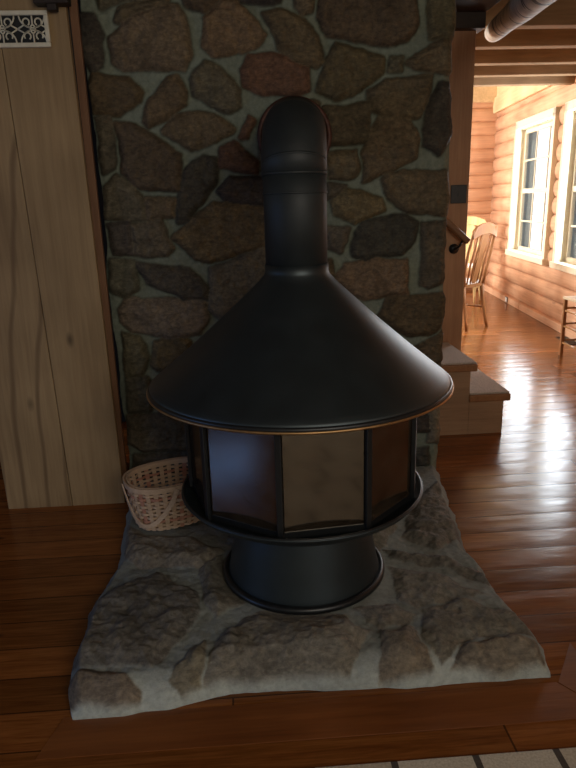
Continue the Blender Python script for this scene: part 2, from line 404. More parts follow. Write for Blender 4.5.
# ================================================================== STONE CHIMNEY
CY = 2.83                                  # plane of the chimney face
B_, R_, G_, D_, L_, T_ = 'brown', 'red', 'grey', 'dark', 'light', 'tan'
SC_COL = {B_: (.112, .082, .048), R_: (.115, .060, .038), G_: (.098, .084, .058), D_: (.064, .055, .043), L_: (.140, .118, .084), T_: (.132, .098, .058)}
STONES = [
 (D_, [(79,14),(93,16),(102,36),(102,65),(93,72),(84,54)]),
 (T_, [(113,50),(111,38),(124,25),(138,16),(160,7),(176,7),(183,18),(190,41),(192,54),(185,68),(124,69),(115,61)]),
 (B_, [(115,20),(120,9),(144,1),(167,1),(140,11),(122,22)]),
 (B_, [(88,88),(95,74),(106,78),(129,79),(142,92),(140,101),(120,115),(95,113)]),
 (B_, [(143,122),(149,104),(169,79),(178,77),(185,90),(185,104),(169,117),(147,127)]),
 (T_, [(204,47),(204,20),(222,4),(235,3),(251,20),(263,34),(260,41),(240,52),(213,55)]),
 (B_, [(263,14),(280,10),(303,20),(318,38),(322,62),(316,66),(294,62),(277,48),(272,25)]),
 (R_, [(243,70),(248,56),(262,54),(289,58),(307,70),(307,90),(298,95),(264,93),(246,86)]),
 (G_, [(192,79),(204,64),(219,68),(240,90),(240,106),(231,113),(210,106),(195,95)]),
 (D_, [(228,-30),(285,-30),(278,-1),(274,2),(242,2),(232,-2)]),
 (T_, [(294,-14),(314,-14),(311,10),(301,12),(295,4)]),
 (B_, [(319,18),(324,-16),(336,-26),(406,-26),(414,-10),(415,24),(404,41),(387,46),(328,35)]),
 (B_, [(316,91),(328,59),(337,46),(363,53),(382,60),(381,71),(360,91),(334,99)]),
 (T_, [(429,41),(428,12),(432,-20),(455,-20),(457,41)]),
 (T_, [(407,62),(416,55),(443,43),(454,47),(455,74),(428,71)]),
 (G_, [(388,69),(391,59),(401,58),(401,69)]),
 (B_, [(368,94),(387,80),(431,77),(428,97),(419,115),(396,118),(369,109)]),
 (D_, [(424,130),(428,106),(440,86),(450,86),(454,109),(453,130),(438,153),(425,145)]),
 (B_, [(322,109),(366,106),(368,142),(331,143),(328,127)]),
 (T_, [(366,142),(378,118),(410,121),(417,139),(416,158),(400,166),(363,182)]),
 (B_, [(329,153),(356,151),(357,168),(351,178),(331,178)]),
 (T_, [(382,182),(387,175),(446,172),(452,200),(447,213),(407,212),(390,197)]),
 (T_, [(334,203),(348,191),(381,200),(384,209),(354,221),(337,215)]),
 (G_, [(329,185),(345,187),(337,197),(327,199)]),
 (D_, [(351,244),(363,222),(402,216),(418,224),(413,241),(402,253),(366,259),(353,255)]),
 (G_, [(421,284),(424,224),(449,221),(450,280),(440,283),(428,287)]),
 (G_, [(326,230),(348,228),(340,253),(329,247)]),
 (T_, [(335,280),(345,265),(369,262),(404,262),(409,292),(363,298),(348,289)]),
 (B_, [(379,315),(387,298),(447,295),(447,315),(440,327),(428,334),(407,333)]),
 (T_, [(415,349),(445,332),(446,360),(430,362)]),
 (D_, [(417,416),(428,416),(428,430),(418,430)]),
 (L_, [(430,408),(441,410),(441,443),(429,441)]),
 (D_, [(416,450),(427,448),(427,462),(417,463)]),
 (T_, [(412,368),(444,366),(444,402),(415,404)]),
 (G_, [(96,120),(110,117),(115,169),(103,174)]),
 (B_, [(116,124),(132,127),(160,141),(179,155),(179,190),(142,188),(125,174),(122,148)]),
 (T_, [(163,131),(177,117),(195,113),(222,120),(233,131),(202,145),(191,150),(174,138)]),
 (R_, [(221,148),(233,143),(257,162),(254,171),(219,167)]),
 (R_, [(240,139),(250,117),(255,119),(247,139)]),
 (D_, [(179,221),(177,211),(184,172),(201,157),(214,160),(214,185),(188,223)]),
 (D_, [(219,193),(229,179),(264,176),(285,180),(285,204),(264,206),(226,200)]),
 (T_, [(174,238),(215,204),(264,209),(282,210),(282,246),(264,247),(212,261),(198,259)]),
 (G_, [(103,190),(118,178),(132,185),(146,204),(146,218),(104,218)]),
 (T_, [(148,200),(174,200),(174,216),(149,218)]),
 (D_, [(106,226),(129,221),(132,254),(113,254)]),
 (G_, [(132,225),(160,221),(172,249),(167,254),(134,254)]),
 (G_, [(111,261),(136,263),(137,290),(129,297),(115,290)]),
 (D_, [(139,263),(188,270),(208,290),(208,299),(188,299),(149,284)]),
 (L_, [(212,270),(264,249),(290,252),(292,300),(264,330),(226,322),(210,308)]),
 (L_, [(121,311),(127,301),(167,301),(205,304),(208,317),(202,331),(171,337),(133,329),(122,320)]),
 (G_, [(122,332),(139,337),(147,357),(142,376),(128,376)]),
 (B_, [(155,342),(180,337),(189,341),(190,367),(158,369),(152,364)]),
 (G_, [(128,380),(148,378),(155,400),(150,410),(131,412)]),
 (G_, [(129,417),(167,414),(192,423),(192,448),(142,450),(128,442)]),
 (G_, [(133,456),(188,452),(190,472),(135,476)]),
 # behind the stove and pipe
 (B_, [(270,110),(316,104),(322,142),(300,148),(268,140)]), (T_, [(262,150),(322,154),(324,186),(290,196),(262,172)]),
 (G_, [(296,200),(322,196),(322,252),(298,256)]), (B_, [(300,266),(330,262),(340,300),(300,310)]),
 (T_, [(205,338),(262,336),(268,372),(212,380)]), (G_, [(280,330),(340,312),(372,318),(362,360),(284,368)]),
 (B_, [(372,336),(402,342),(406,390),(366,392)]), (D_, [(206,388),(266,380),(276,424),(210,430)]),
 (T_, [(284,378),(352,372),(354,420),(288,424)]), (B_, [(362,402),(406,400),(406,440),(366,446)]),
 (G_, [(200,440),(258,434),(262,470),(204,476)]), (L_, [(272,434),(350,430),(352,466),(276,470)]), (B_, [(362,454),(406,450),(404,474),(364,474)]),
 # above the frame
 (G_, [(96,-12),(140,-16),(168,-10),(142,-4),(112,2),(100,6)]), (B_, [(176,-30),(218,-30),(222,-4),(204,12),(186,6)]),
 (T_, [(90,-50),(160,-50),(160,-26),(92,-22)]), (G_, [(240,-60),(300,-60),(300,-40),(240,-38)]), (B_, [(320,-64),(396,-62),(396,-36),(324,-34)]), (R_, [(410,-60),(456,-60),(456,-34),(414,-32)]),
]
def stone_field(U, V, polys, seed, warp=.009, bev=.028, grow=0.0):
    """height 0..1 and colour for stones set in mortar; U,V metres"""
    wu = U+fbm(U*14, V*14, seed, 4)*warp*1.6; wv = V+fbm(U*14+50, V*14+9, seed+9, 4)*warp*1.6
    H = np.zeros(U.shape); Kc = np.zeros(U.shape+(3,)); best = np.full(U.shape, -1e9)
    rng = random.Random(seed)
    for (c, P) in polys:
        P = np.array(P); x0, y0 = P.min(0)-.06; x1, y1 = P.max(0)+.06
        sel = (U > x0) & (U < x1) & (V > y0) & (V < y1)
        if not sel.any(): continue
        s = sdf(wu[sel], wv[sel], P)+grow
        up = s > best[sel]
        ii = np.where(sel); ii = tuple(a[up] for a in ii)
        best[ii] = s[up]
        k = rng.uniform(.82, 1.2); colr = np.array(SC_COL[c])*k*np.array([rng.uniform(.94, 1.06) for _ in range(3)])
        Kc[ii] = colr
        tx, ty = rng.uniform(-1, 1), rng.uniform(-1, 1); hh = rng.uniform(.75, 1.15)
        cu_, cv_ = P.mean(0)
        H[ii] = hh+(U[ii]-cu_)*tx*1.1+(V[ii]-cv_)*ty*1.1
    mask = smooth(-.004, .004, best)
    h = smooth(-.004, bev, best)**.6*H
    return h, mask, Kc, best

def build_chimney():
    step = .0052
    xs = np.arange(-.60, .887, step); zs = np.arange(.001, 2.452, step)
    U, V = np.meshgrid(xs, zs, indexing='ij')
    polys = []
    for c, P in STONES:
        polys.append((c, [(lambda q: (q[0], q[2]))(on_y(x, y, CY)) for x, y in P]))
    h, mask, Kc, best = stone_field(U, V, polys, 3, grow=.012)
    mort = np.array([.168, .186, .140])
    mcol = mort*(1+.22*fbm(U*5, V*5, 40, 3))[..., None]
    colr = Kc*mask[..., None]+mcol*(1-mask)[..., None]
    colr = colr*(1-.38*np.exp(-((best+.001)/.0045)**2))[..., None]  # contact shade painted into the colour along the stone outlines
    rough = fbm(U*10, V*10, 21, 5, .6); fine = fbm(U*38, V*38, 27, 4, .6)
    rid = 1-np.abs(fbm(U*13+3, V*20, 61, 4, .6))*2
    hm = .004*fbm(U*9, V*9, 33, 3)+.003*fbm(U*45, V*45, 37, 3)
    height = hm+mask*(h*.022+.010*rough*np.clip(h, 0, 1)+.004*fine+.008*rid*np.clip(h, 0, 1))
    # ragged vertical edges
    edge = .016*fbm(V*6, V*0, 71, 4); edger = .016*fbm(V*6, V*0+3, 77, 4)
    wl = smooth(-.50, -.60, U); wr = smooth(.787, .887, U)
    nearl = smooth(-.56, -.60, U)**2; nearr = smooth(.845, .887, U)**2
    P = np.stack([U+edge*wl+edger*wr, CY-height+.006*nearl+.022*nearr, V], -1)
    def back(dy): return lambda Q: np.stack([Q[:, 0], np.full(len(Q), CY+dy)+0*Q[:, 1], Q[:, 2]], -1)
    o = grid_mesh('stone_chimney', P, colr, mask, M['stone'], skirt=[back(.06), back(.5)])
    return tag(o, 'tall chimney wall of mixed brown fieldstones set in grey mortar behind the stove', 'chimney')
build_chimney()

# ================================================================== STONE HEARTH
HZ = .08
LEFT = [(132,478),(124.5,516),(118,552),(106,572),(88,602),(84,620),(72.6,651),(68,681),(71,700)]
RIGHT = [(437,459),(449,494.5),(462,520),(466,544),(488,563),(495,580),(523,607),(546,634),(552,662)]
HST = [
 (D_, [(62,649),(80,606),(127,577),(158,568),(194,586),(197,608),(181,635),(149,658),(77,661)]),
 (B_, [(55,676),(60,663),(122,667),(140,676),(132,705),(78,708),(69,694)]),
 (G_, [(122,552),(128,520),(150,534),(195,534),(222,548),(204,562),(140,563)]),
 (G_, [(206,700),(205,672),(208,655),(222,628),(250,610),(300,607),(340,612),(368,624),(352,655),(338,686),(290,694),(230,698)]),
 (B_, [(381,628),(410,619),(433,651),(429,668),(377,667)]),
 (T_, [(450,674),(449,653),(464,636),(511,626),(546,640),(553,664),(515,678),(464,684)]),
 (G_, [(426,606),(464,592),(518,607),(540,628),(505,624),(468,630),(440,648),(422,630)]),
 (D_, [(384,545),(440,551),(488,567),(490,577),(445,564),(393,556)]),
 (G_, [(412,498),(436,478),(450,506),(461,532),(436,545),(403,531)]),
 (G_, [(389,563),(436,569),(486,588),(464,589),(421,603),(398,594)]),
 (G_, [(200,560),(222,552),(228,580),(244,598),(214,612),(202,600)]),
 (B_, [(166,668),(186,648),(204,634),(203,656),(200,690),(176,672)]),
 (G_, [(385,600),(396,598),(418,610),(404,616),(378,622),(352,606)]),
 (G_, [(230,505),(300,500),(380,500),(398,520),(380,548),(330,560),(250,556),(228,530)]),
 (D_, [(240,560),(360,560),(372,590),(300,600),(246,592)]),
]
def build_hearth():
    NY, NX = 300, 290
    fy = 1.432                            # front foot of the mortar slope
    L = np.array([on_z(x, y, HZ)[:2] for x, y in LEFT]); Rr = np.array([on_z(x, y, HZ)[:2] for x, y in RIGHT])
    # last points run down to the front
    ys = np.linspace(fy, 2.812, NY)
    L = L[np.argsort(L[:, 1])]; Rr = Rr[np.argsort(Rr[:, 1])]
    xl = np.interp(ys, L[:, 1], L[:, 0]); xr = np.interp(ys, Rr[:, 1], Rr[:, 0])
    xl += .010*fbm(ys*13, ys*0, 5, 4); xr += .012*fbm(ys*13, ys*0+7, 6, 4)
    s = np.linspace(0, 1, NX); s = .5-.5*np.cos(pi*s)*.35+ (s-.5)*.65 - 0   # denser near the edges
    s = (s-s.min())/(s.max()-s.min())
    U = xl[None, :]+(xr-xl)[None, :]*s[:, None]; V = np.broadcast_to(ys[None, :], U.shape).copy()
    polys = [(c, [tuple(on_z(x, y, HZ+.012)[:2]) for x, y in P]) for c, P in HST]
    h, mask, Kc, best = stone_field(U, V, polys, 13, warp=.012, bev=.05, grow=.003)
    Kc = (Kc*.55+np.array([.105, .095, .078])*.45)*np.array([.96, 1.0, 1.12])*1.6
    mort = np.array([.205, .218, .200])
    mcol = mort*(1+.3*fbm(U*4, V*4, 45, 3))[..., None]
    # pale front mortar slope
    front = np.interp(U, [-.55, -.4, -.25, -.1, .1, .4, .6, .85], [.0, .0, .015, .055, .05, .03, .035, .03])
    fe = V-fy-front-.008*fbm(U*9, V*0, 51, 3)
    fslope = smooth(.095, .02, fe)
    mcol = mcol*(1+.75*fslope)[..., None]
    mask = mask*smooth(.002, .020, fe+.018*fbm(U*6, V*6, 91, 3))
    colr = Kc*mask[..., None]+mcol*(1-mask)[..., None]
    rough = fbm(U*7, V*7, 22, 5, .6); fine = fbm(U*32, V*32, 29, 4, .6); rid = 1-np.abs(fbm(U*6+2*V*4, V*12-U*3, 63, 4, .55))*2
    z = HZ-.010+mask*(np.clip(h, 0, 1.3)*.024+.012*rough++.006*rid*np.clip(h, 0, 1)+.004*fine)+.008*rough+.003*fine+.005*fbm(U*20, V*20, 83, 3)
    # flatten below the stove foot and toward the chimney
    rr = np.sqrt((U-.151)**2+(V-1.98)**2); w = smooth(.36, .26, rr); z = z*(1-w)+(HZ-.001)*w
    bk = smooth(-.28, -.34, U-.0)*smooth(2.2, 2.3, V); z = z*(1-bk*.85)+(HZ)*bk*.85
    # rounding at the borders
    e = np.minimum((U-xl[None, :]), (xr[None, :]-U)); z = z*(.42+.58*smooth(-.004, .035, e))
    z = np.where(fe < .08, z*(.04+.96*np.clip(fe/.08, 0, 1)**.55), z); z = np.maximum(z, .002)
    P = np.stack([U, np.where(fe < 0, V-np.minimum(fe, 0)*.98, V), z], -1)
    o = grid_mesh('stone_hearth', P, colr, mask, M['hearth'], skirt=[lambda Q: np.stack([Q[:, 0], Q[:, 1], Q[:, 2]*0+.0005], -1)])
    return tag(o, 'low flagstone and mortar hearth slab on the wood floor under the stove', 'hearth')
build_hearth()

# ================================================================== FIREPLACE STOVE
AX, AY = .151, 1.98
def build_stove():
    t = empty('cone_fireplace', (AX, AY, HZ))
    tag(t, 'black cone-hooded freestanding fireplace with glass panes on the stone hearth', 'fireplace')
    z = lambda v: v-HZ
    # base : flared skirt with a rolled lip
    o = MB().lathe([(.205, z(.395)), (.212, z(.36)), (.219, z(.32)), (.232, z(.25)), (.246, z(.17)), (.256, z(.12)), (.262, z(.098)), (.262, z(.085)), (.20, z(.085))]).build('base', M['black'], t)
    MB().lathe([(.262, z(.083)), (.274, z(.081)), (.281, z(.089)), (.280, z(.099)), (.272, z(.106)), (.262, z(.105)), (.256, z(.096))], closed=True).build('base_lip', M['iron'], o)
    # ash pan / tray
    pan = MB().lathe([(.10, z(.345)), (.20, z(.345)), (.29, z(.350)), (.345, z(.362)), (.385, z(.388)), (.398, z(.404)), (.402, z(.408)), (.400, z(.412)), (.394, z(.410)), (.380, z(.398)), (.36, z(.390)), (.20, z(.386)), (.001, z(.386))]).build('tray', M['black'], t)
    MB().lathe([(.394+.005*cos(a), z(.410)+.005*sin(a)) for a in [2*pi*k/8 for k in range(8)]], closed=True).build('tray_lip', M['iron'], pan)
    # glass screen : nine panes between posts
    RG = .372; n = 9; a0 = -14.0
    ang = [radians(a0+40*k) for k in range(n)]
    pt = lambda a, R: (R*sin(a), -R*cos(a))
    z0, z1 = z(.412), z(.735)
    for k in range(n):
        a = ang[k]; c, s_ = cos(a), sin(a)
        x, y = pt(a, RG)
        rot = Matrix.Rotation(a, 3, 'Z')
        MB().box((x-.009, y-.007, z(.398)), (x+.009, y+.007, z1), rot=rot, bev=.002).build('post', M['iron'], t)
    for k in range(n):
        a, b = ang[k], ang[(k+1) % n]
        if k == n-1: b = ang[0]+2*pi
        p, q = Vector(pt(a, RG-.004)), Vector(pt(b, RG-.004)); d = (q-p).normalized(); nn = Vector((d.y, -d.x))
        p2, q2 = p+d*.011, q-d*.011
        def quad(mb, A, B, za, zb, th):
            v = []
            for (P_, zz) in ((A, za), (B, za), (B, zb), (A, zb)):
                v.append((P_.x, P_.y, zz))
            for (P_, zz) in ((A, za), (B, za), (B, zb), (A, zb)):
                Q = P_-nn*th; v.append((Q.x, Q.y, zz))
            mb.add(v, [(0, 1, 2, 3), (7, 6, 5, 4), (0, 4, 5, 1), (1, 5, 6, 2), (2, 6, 7, 3), (3, 7, 4, 0)])
        mb = MB(); quad(mb, p2, q2, z0, z1, .004)
        gp = mb.build('glass_pane', M['stoveglass'], t)
        fr = MB(); pf, qf = p+d*.008+nn*.003, q-d*.008+nn*.003
        quad(fr, pf, qf, z(.398), z(.417), .012)
        fr.build('bottom_rail', M['iron'], t)
    # dark hearth bowl and stacked top ring
    MB().lathe([(.355, z(.735)), (.385, z(.735)), (.385, z(.752)), (.355, z(.752))], closed=True).build('top_ring', M['iron'], t)
    # hood
    hood = MB().lathe([(.472, z(.762)), (.476, z(.770)), (.470, z(.779)), (.455, z(.791)), (.430, z(.811)), (.36, z(.868)), (.28, z(.936)), (.20, z(1.007)), (.150, z(1.053)), (.118, z(1.083)), (.1, z(1.104)), (.0975, z(1.112)), (.0975, z(1.135)),
                       (.090, z(1.135)), (.090, z(1.105)), (.115, z(1.072)), (.20, z(.995)), (.28, z(.924)), (.36, z(.856)), (.43, z(.799)), (.462, z(.770))], seg=128, closed=True).build('hood', M['black'], t)
    MB().lathe([(.474+.0075*cos(a), z(.765)+.0075*sin(a)) for a in [2*pi*k/10 for k in range(10)]], seg=128, closed=True).build('hood_lip', M['iron'], hood)
    MB().lathe([(.470, z(.754)), (.480, z(.754)), (.4835, z(.757)), (.4835, z(.761)), (.478, z(.763)), (.470, z(.760))], seg=128, closed=True).build('brass_trim', M['brass'], hood)
    # flue : vertical run, gored elbow, run into the wall
    PR = .0945
    fl = MB().tube([(0, 0, z(1.108)), (0, 0, z(1.30)), (0, 0, z(1.40))], PR, 48).build('flue_pipe', M['blackpipe'], t)
    secs = [(0, 0, 1.385), (.0, .006, 1.425), (.003, .030, 1.475), (.008, .080, 1.512), (.015, .15, 1.530)]
    pts = [(p[0], p[1], z(p[2])) for p in secs]
    el = MB().tube(pts, PR+.0025, 48).build('elbow', M['blackpipe'], fl)
    MB().tube([(.0145, .145, z(1.529)), (.04, .50, z(1.548)), (.067, CY-AY-.036, z(1.566))], PR, 48).build('wall_pipe', M['blackpipe'], fl)
    def band(p, q, name='seam_band'):
        MB().tube([p, q], PR+.0022, 48).build(name, M['blackpipe'], fl)
    band((0, 0, z(1.392)), (0, 0, z(1.400))); band((0, 0, z(1.338)), (0, 0, z(1.344)))
    band((0, .003, z(1.420)), (0, .005, z(1.427)))
    # rusty wall collar
    cz = z(1.572)
    Rc = .142
    ring = [(.066+Rc*cos(2*pi*k/48), CY-AY-.045, cz+Rc*sin(2*pi*k/48)) for k in range(48)]
    cm = MB().tube(ring, .011, 8, closed=True)
    cm.add([(.066+q*cos(2*pi*k/48), CY-AY-.040, cz+q*sin(2*pi*k/48)) for q in (PR-.01, Rc) for k in range(48)], [(k, (k+1) % 48, 48+(k+1) % 48, 48+k) for k in range(48)])
    cm.build('wall_collar', M['collar'], t)
    # charred log grate inside
    g = MB()
    for i in range(5): g.tube([(-.16, -.10+.05*i, z(.415)), (.16, -.10+.05*i, z(.415))], .007, 6)
    for sx in (-.12, .12): g.tube([(sx, -.12, z(.398)), (sx, .12, z(.398))], .010, 6)
    g.build('grate', M['iron'], t)
build_stove()

# ================================================================== BASKET
def build_basket():
    cx, cy = -.348, 2.42
    rz = radians(24)
    t = empty('wicker_basket', (cx, cy, HZ+.002), rz)
    tag(t, 'woven splint basket with hanging bail handle on the hearth beside the stove', 'basket')
    Hb = .185
    def ring(a, zz, off=0.0):
        f = zz/Hb
        rx = .150+.028*f+off; ry = .108+.026*f+off
        e = 2.5                        # rounded-rectangle plan
        c, s = cos(a), sin(a)
        k = (abs(c)**e+abs(s)**e)**(-1/e)
        lift = .020*f*c*0
        return Vector((rx*k*c, ry*k*s, zz+lift))
    ns = 34; nw = 11
    body = MB()
    # stakes
    for i in range(ns):
        a = 2*pi*(i+.5)/ns; w = .050
        L = []
        for j in range(9):
            zz = Hb*j/8
            for da, off in ((-w, -.001), (w, -.001), (w, .001), (-w, .001)): L.append(ring(a+da, zz, off))
        faces = []
        for j in range(8):
            for k in range(4): faces.append((j*4+k, j*4+(k+1) % 4, (j+1)*4+(k+1) % 4, (j+1)*4+k))
        body.add(L, faces, 1 if i % 5 == 0 else 0)
    # weavers, each passing alternately outside and inside the stakes
    for wv in range(nw):
        zc = Hb*(wv+.5)/nw; hw = Hb/nw*.30; seg = ns*4
        V = []; F = []
        for k in range(seg):
            a = 2*pi*k/seg
            o = .0042*sin(ns/2*a + (pi if wv % 2 else 0))
            for dz, dd in ((-hw, -.0011), (hw, -.0011), (hw, .0011), (-hw, .0011)):
                V.append(ring(a, zc, o+dd)+Vector((0, 0, dz)))
        for k in range(seg):
            j = (k+1) % seg
            for q in range(4): F.append((k*4+q, k*4+(q+1) % 4, j*4+(q+1) % 4, j*4+q))
        body.add(V, F, 1 if wv in (2, 8) else 0)
    # bottom
    n = 48; body.add([ring(2*pi*k/n, .003) for k in range(n)], [tuple(range(n))])
    body.build('body', [M['wicker'], M['wickerred']], t)
    # rim, lashed double hoop
    rim = MB()
    for off in (-.006, .006):
        V = []; F = []; seg = 96
        for k in range(seg):
            a = 2*pi*k/seg
            for dz, dd in ((-.011, -.003), (.009, -.003), (.009, .003), (-.011, .003)): V.append(ring(a, Hb, off+dd)+Vector((0, 0, dz)))
        for k in range(seg):
            j = (k+1) % seg
            for q in range(4): F.append((k*4+q, k*4+(q+1) % 4, j*4+(q+1) % 4, j*4+q))
        rim.add(V, F)
    rim.build('rim', M['wicker'], t)
    # bail handle folded down over the front-left side
    A = ring(radians(176), Hb, .010); B = ring(radians(264), Hb, .010)
    mid = (A+B)/2; out = Vector((mid.x, mid.y, 0)).normalized()
    pts = []
    for k in range(25):
        u = k/24; a = pi*u
        p = A.lerp(B, .5-.5*cos(a)); drop = sin(a)**.75*.155
        base = ring(radians(176+88*u), max(.0, Hb-drop), .016)
        p = Vector((base.x, base.y, Hb-drop)); pts.append(p)
    V = []; F = []
    for i, p in enumerate(pts):
        tdir = (pts[min(i+1, 24)]-pts[max(i-1, 0)]).normalized(); o_ = Vector((p.x, p.y, 0)).normalized(); w_ = tdir.cross(o_).normalized()
        for dw, do in ((-.0085, -.002), (.0085, -.002), (.0085, .002), (-.0085, .002)): V.append(p+w_*dw+o_*do)
    for i in range(24):
        for q in range(4): F.append((i*4+q, i*4+(q+1) % 4, (i+1)*4+(q+1) % 4, (i+1)*4+q))
    F += [(0, 1, 2, 3), (99, 98, 97, 96)]
    MB().add(V, F).build('handle', M['wicker'], t)
build_basket()

# ================================================================== FLOOR
fl = MB().box((-4.2, -1.6, -.05), (5.2, 9.4, 0.0)).build('floor', M['floor']); tag(fl, kind='structure')
M['trimboard'] = wood('hearth_border_board', (.13, .038, .010), (.25, .085, .024), 'x', .3, 1.2)
tb = MB().prism([(-.545, 1.443), (.812, 1.443), (.905, 1.312), (-.58, 1.312)], -.01, .0025).build('trim_1', M['trimboard']); tag(tb, kind='structure')
# mitre lines and side boards of the border
sb = MB().prism([(.818, 1.443), (.930, 1.60), (.93, 1.312), (.911, 1.312)], -.01, .002).build('trim_2', M['trimboard']); tag(sb, kind='structure')

rug = MB().box((-.5, -.7, .001), (2.3, 1.218, .012), bev=.003).build('area_rug', M['rug'])
rug.location = (0, 0, 0)
tag(rug, 'pale blocked rug on the floor at the bottom right corner', 'rug')

# ================================================================== LEFT BOARD WALL
BY = 2.73
wl = empty('wall_left'); tag(wl, kind='structure')
def board(x0, x1, name='board', z0=.0, z1=2.46, mat='board', y=BY, th=.028, lean0=0.0, lean1=0.0):
    mb = MB().box((x0, y, z0), (x1, y+th, z1), bev=.0025)
    for v in mb.bm.verts:                  # hand-sawn boards taper a little toward the top
        f = (v.co.x-x0)/(x1-x0); v.co.x += v.co.z*(lean0*(1-f)+lean1*f)
    o = mb.build(name, M[mat], wl); return o
board(-1.136, -.8485, mat='board_wavy', lean0=-.01, lean1=-.0205); board(-.846, -.611, lean0=-.0205, lean1=-.0105)
bk = MB().box((-1.136, BY+.03, 0), (-.63, BY+.07, 2.46)).build('backing_board', M['darkroom'], wl)
rb = MB().box((-.70, BY+.045, 0), (-.600, BY+.068, 2.46), bev=.002).build('edge_board', M['reddish'], wl)
dk = MB().box((-4.1, 3.9, 0), (-.55, 3.98, 2.5)).build('wall_back', M['darkroom']); tag(dk, kind='structure')
dt = MB().box((-.735, 2.672, 2.035), (-.61, BY-.001, 2.46), bev=.004); dt.box((-.69, 2.68, 2.014), (-.655, 2.715, 2.04), bev=.004)
tag(dt.build('trim_3', M['darkwood']), kind='structure')

# vent register
def build_vent():
    x1, z0, z1 = -.700, 1.900, 2.024; x0 = x1-.35; y = BY
    cx, cz = (x0+x1)/2, (z0+z1)/2
    t = empty('wall_vent', (cx, y, cz)); tag(t, 'cream scrollwork vent grille high on the board wall', 'vent')
    w, h = (x1-x0)/2, (z1-z0)/2
    MB().box((-w+.012, -.004, -h+.012), (w-.012, -.0005, h-.012)).build('backing', M['ventdark'], t)
    f = MB(); b = .016
    f.box((-w, -.014, h-b), (w, -.0005, h), bev=.003); f.box((-w, -.014, -h), (w, -.0005, -h+b), bev=.003)
    f.box((-w, -.014, -h+b), (-w+b, -.0005, h-b), bev=.003); f.box((w-b, -.014, -h+b), (w, -.0005, h-b), bev=.003)
    f.build('frame', M['vent'], t)
    s = MB(); iw, ih = (w-b)*.70, h-b; Y = -.008; r = .0030
    def arc(cx_, cz_, R1, R2, a0, a1, n=14): s.tube([(cx_+R1*cos(radians(a0+(a1-a0)*k/n)), Y, cz_+R2*sin(radians(a0+(a1-a0)*k/n))) for k in range(n+1)], r, 6)
    for sx in (-iw*.97, iw*.03, iw*1.03):
        for m in (1, -1):
            arc(sx, m*ih, iw*.42, ih*.92, -180 if m > 0 else 0, 0 if m > 0 else 180)           # big swags
            arc(sx-iw*.2, m*ih*.52, .012, .012, -60, 220, 12); arc(sx+iw*.2, m*ih*.52, .012, .012, -40, 240, 12)
        arc(sx, 0, .009, .014, 0, 360)
        s.tube([(sx-iw*.5, Y, 0), (sx-iw*.28, Y, ih*.30), (sx-.008, Y, .004)], r, 6); s.tube([(sx+iw*.5, Y, 0), (sx+iw*.28, Y, -ih*.30), (sx+.008, Y, -.004)], r, 6)
        s.tube([(sx-iw*.5, Y, 0), (sx-iw*.28, Y, -ih*.30), (sx-.008, Y, -.004)], r, 6); s.tube([(sx+iw*.5, Y, 0), (sx+iw*.28, Y, ih*.30), (sx+.008, Y, .004)], r, 6)
        s.tube([(sx, Y, ih), (sx, Y, .014)], r, 6); s.tube([(sx, Y, -ih), (sx, Y, -.014)], r, 6)
    s.build('scrollwork', M['vent'], t)
build_vent()

# ================================================================== STAIR WALL, STAIRS
WX = 1.342
ws = empty('wall_stair'); tag(ws, kind='structure')
for (a, b) in ((.30, .62), (.622, .93), (.932, 1.135), (1.137, WX)):
    MB().box((a, 3.92, 0), (b, 4.0, 2.21), bev=.003).build('board', M['post'], ws)
hd = MB().box((.55, 3.86, 2.206), (1.372, 4.02, 2.46), bev=.004).build('door_header', M['darkwood']); hd.name = 'trim_4'; tag(hd, kind='structure')
bm_ = MB().box((1.02, 1.2, 2.285), (1.375, 3.86, 2.44), bev=.006).build('ceiling_beam', M['darkwood'])
tag(bm_, 'dark squared beam overhead running from the chimney side toward the room', 'beam')

def build_stairs():
    t = empty('staircase', (1.455, 3.37, 0)); tag(t, 'carpeted wooden steps climbing left behind the chimney', 'stairs')
    X0 = 1.455
    n = 4
    for k in range(n):
        nx = -.2*k; top = .237+.180*k; low = 0
        s = empty('step'); s.parent = t
        sd = MB().box((nx-.2355, .012, low+0.0005), (nx-.036, .53, top-.042), bev=.002).build('riser_block', M['step_side'], s)
        tr = MB().box((nx-.24, 0, top-.042), (nx, .535, top), bev=.006).build('tread', M['step_edge'], s)
        MB().box((nx-.235, .006, top+.0005), (nx-.006, .53, top+.011), bev=.004).build('carpet', M['carpet'], s)
build_stairs()
def build_rail():
    t = empty('handrail', (1.33, 3.85, 1.05)); tag(t, 'short slanted wooden handrail on a black bracket beside the doorway', 'handrail')
    d = Vector((-.133, 0, .120)).normalized(); e = Vector((0, 0, 0))
    rot = Matrix.Rotation(math.atan2(.120, .133), 3, 'Y')
    L = .95; c = d*(L/2)
    MB().box((c.x-L/2, -.022, c.z-.019), (c.x+L/2, .022, c.z+.019), rot=rot, bev=.010).build('rail', M['rail'], t)
    b = MB(); b.tube([(-.066, .069, -.042), (-.066, .058, -.042)], .030, 24); b.tube([(-.066, .066, -.042), (-.064, .03, -.042), (-.050, .004, -.022), (-.035, 0, .01)], .007, 10)
    b.build('bracket', M['iron'], t)
build_rail()
sp = empty('switch_plate', (1.28, 3.92, 1.328)); tag(sp, 'small dark square plate on the wooden door post', 'switch plate')
MB().box((-.048, -.008, -.053), (.048, -.0005, .053), bev=.003).build('plate', M['plate'], sp)
MB().box((-.006, -.014, -.012), (.006, -.008, .012), bev=.001).build('toggle', M['plate'], sp)

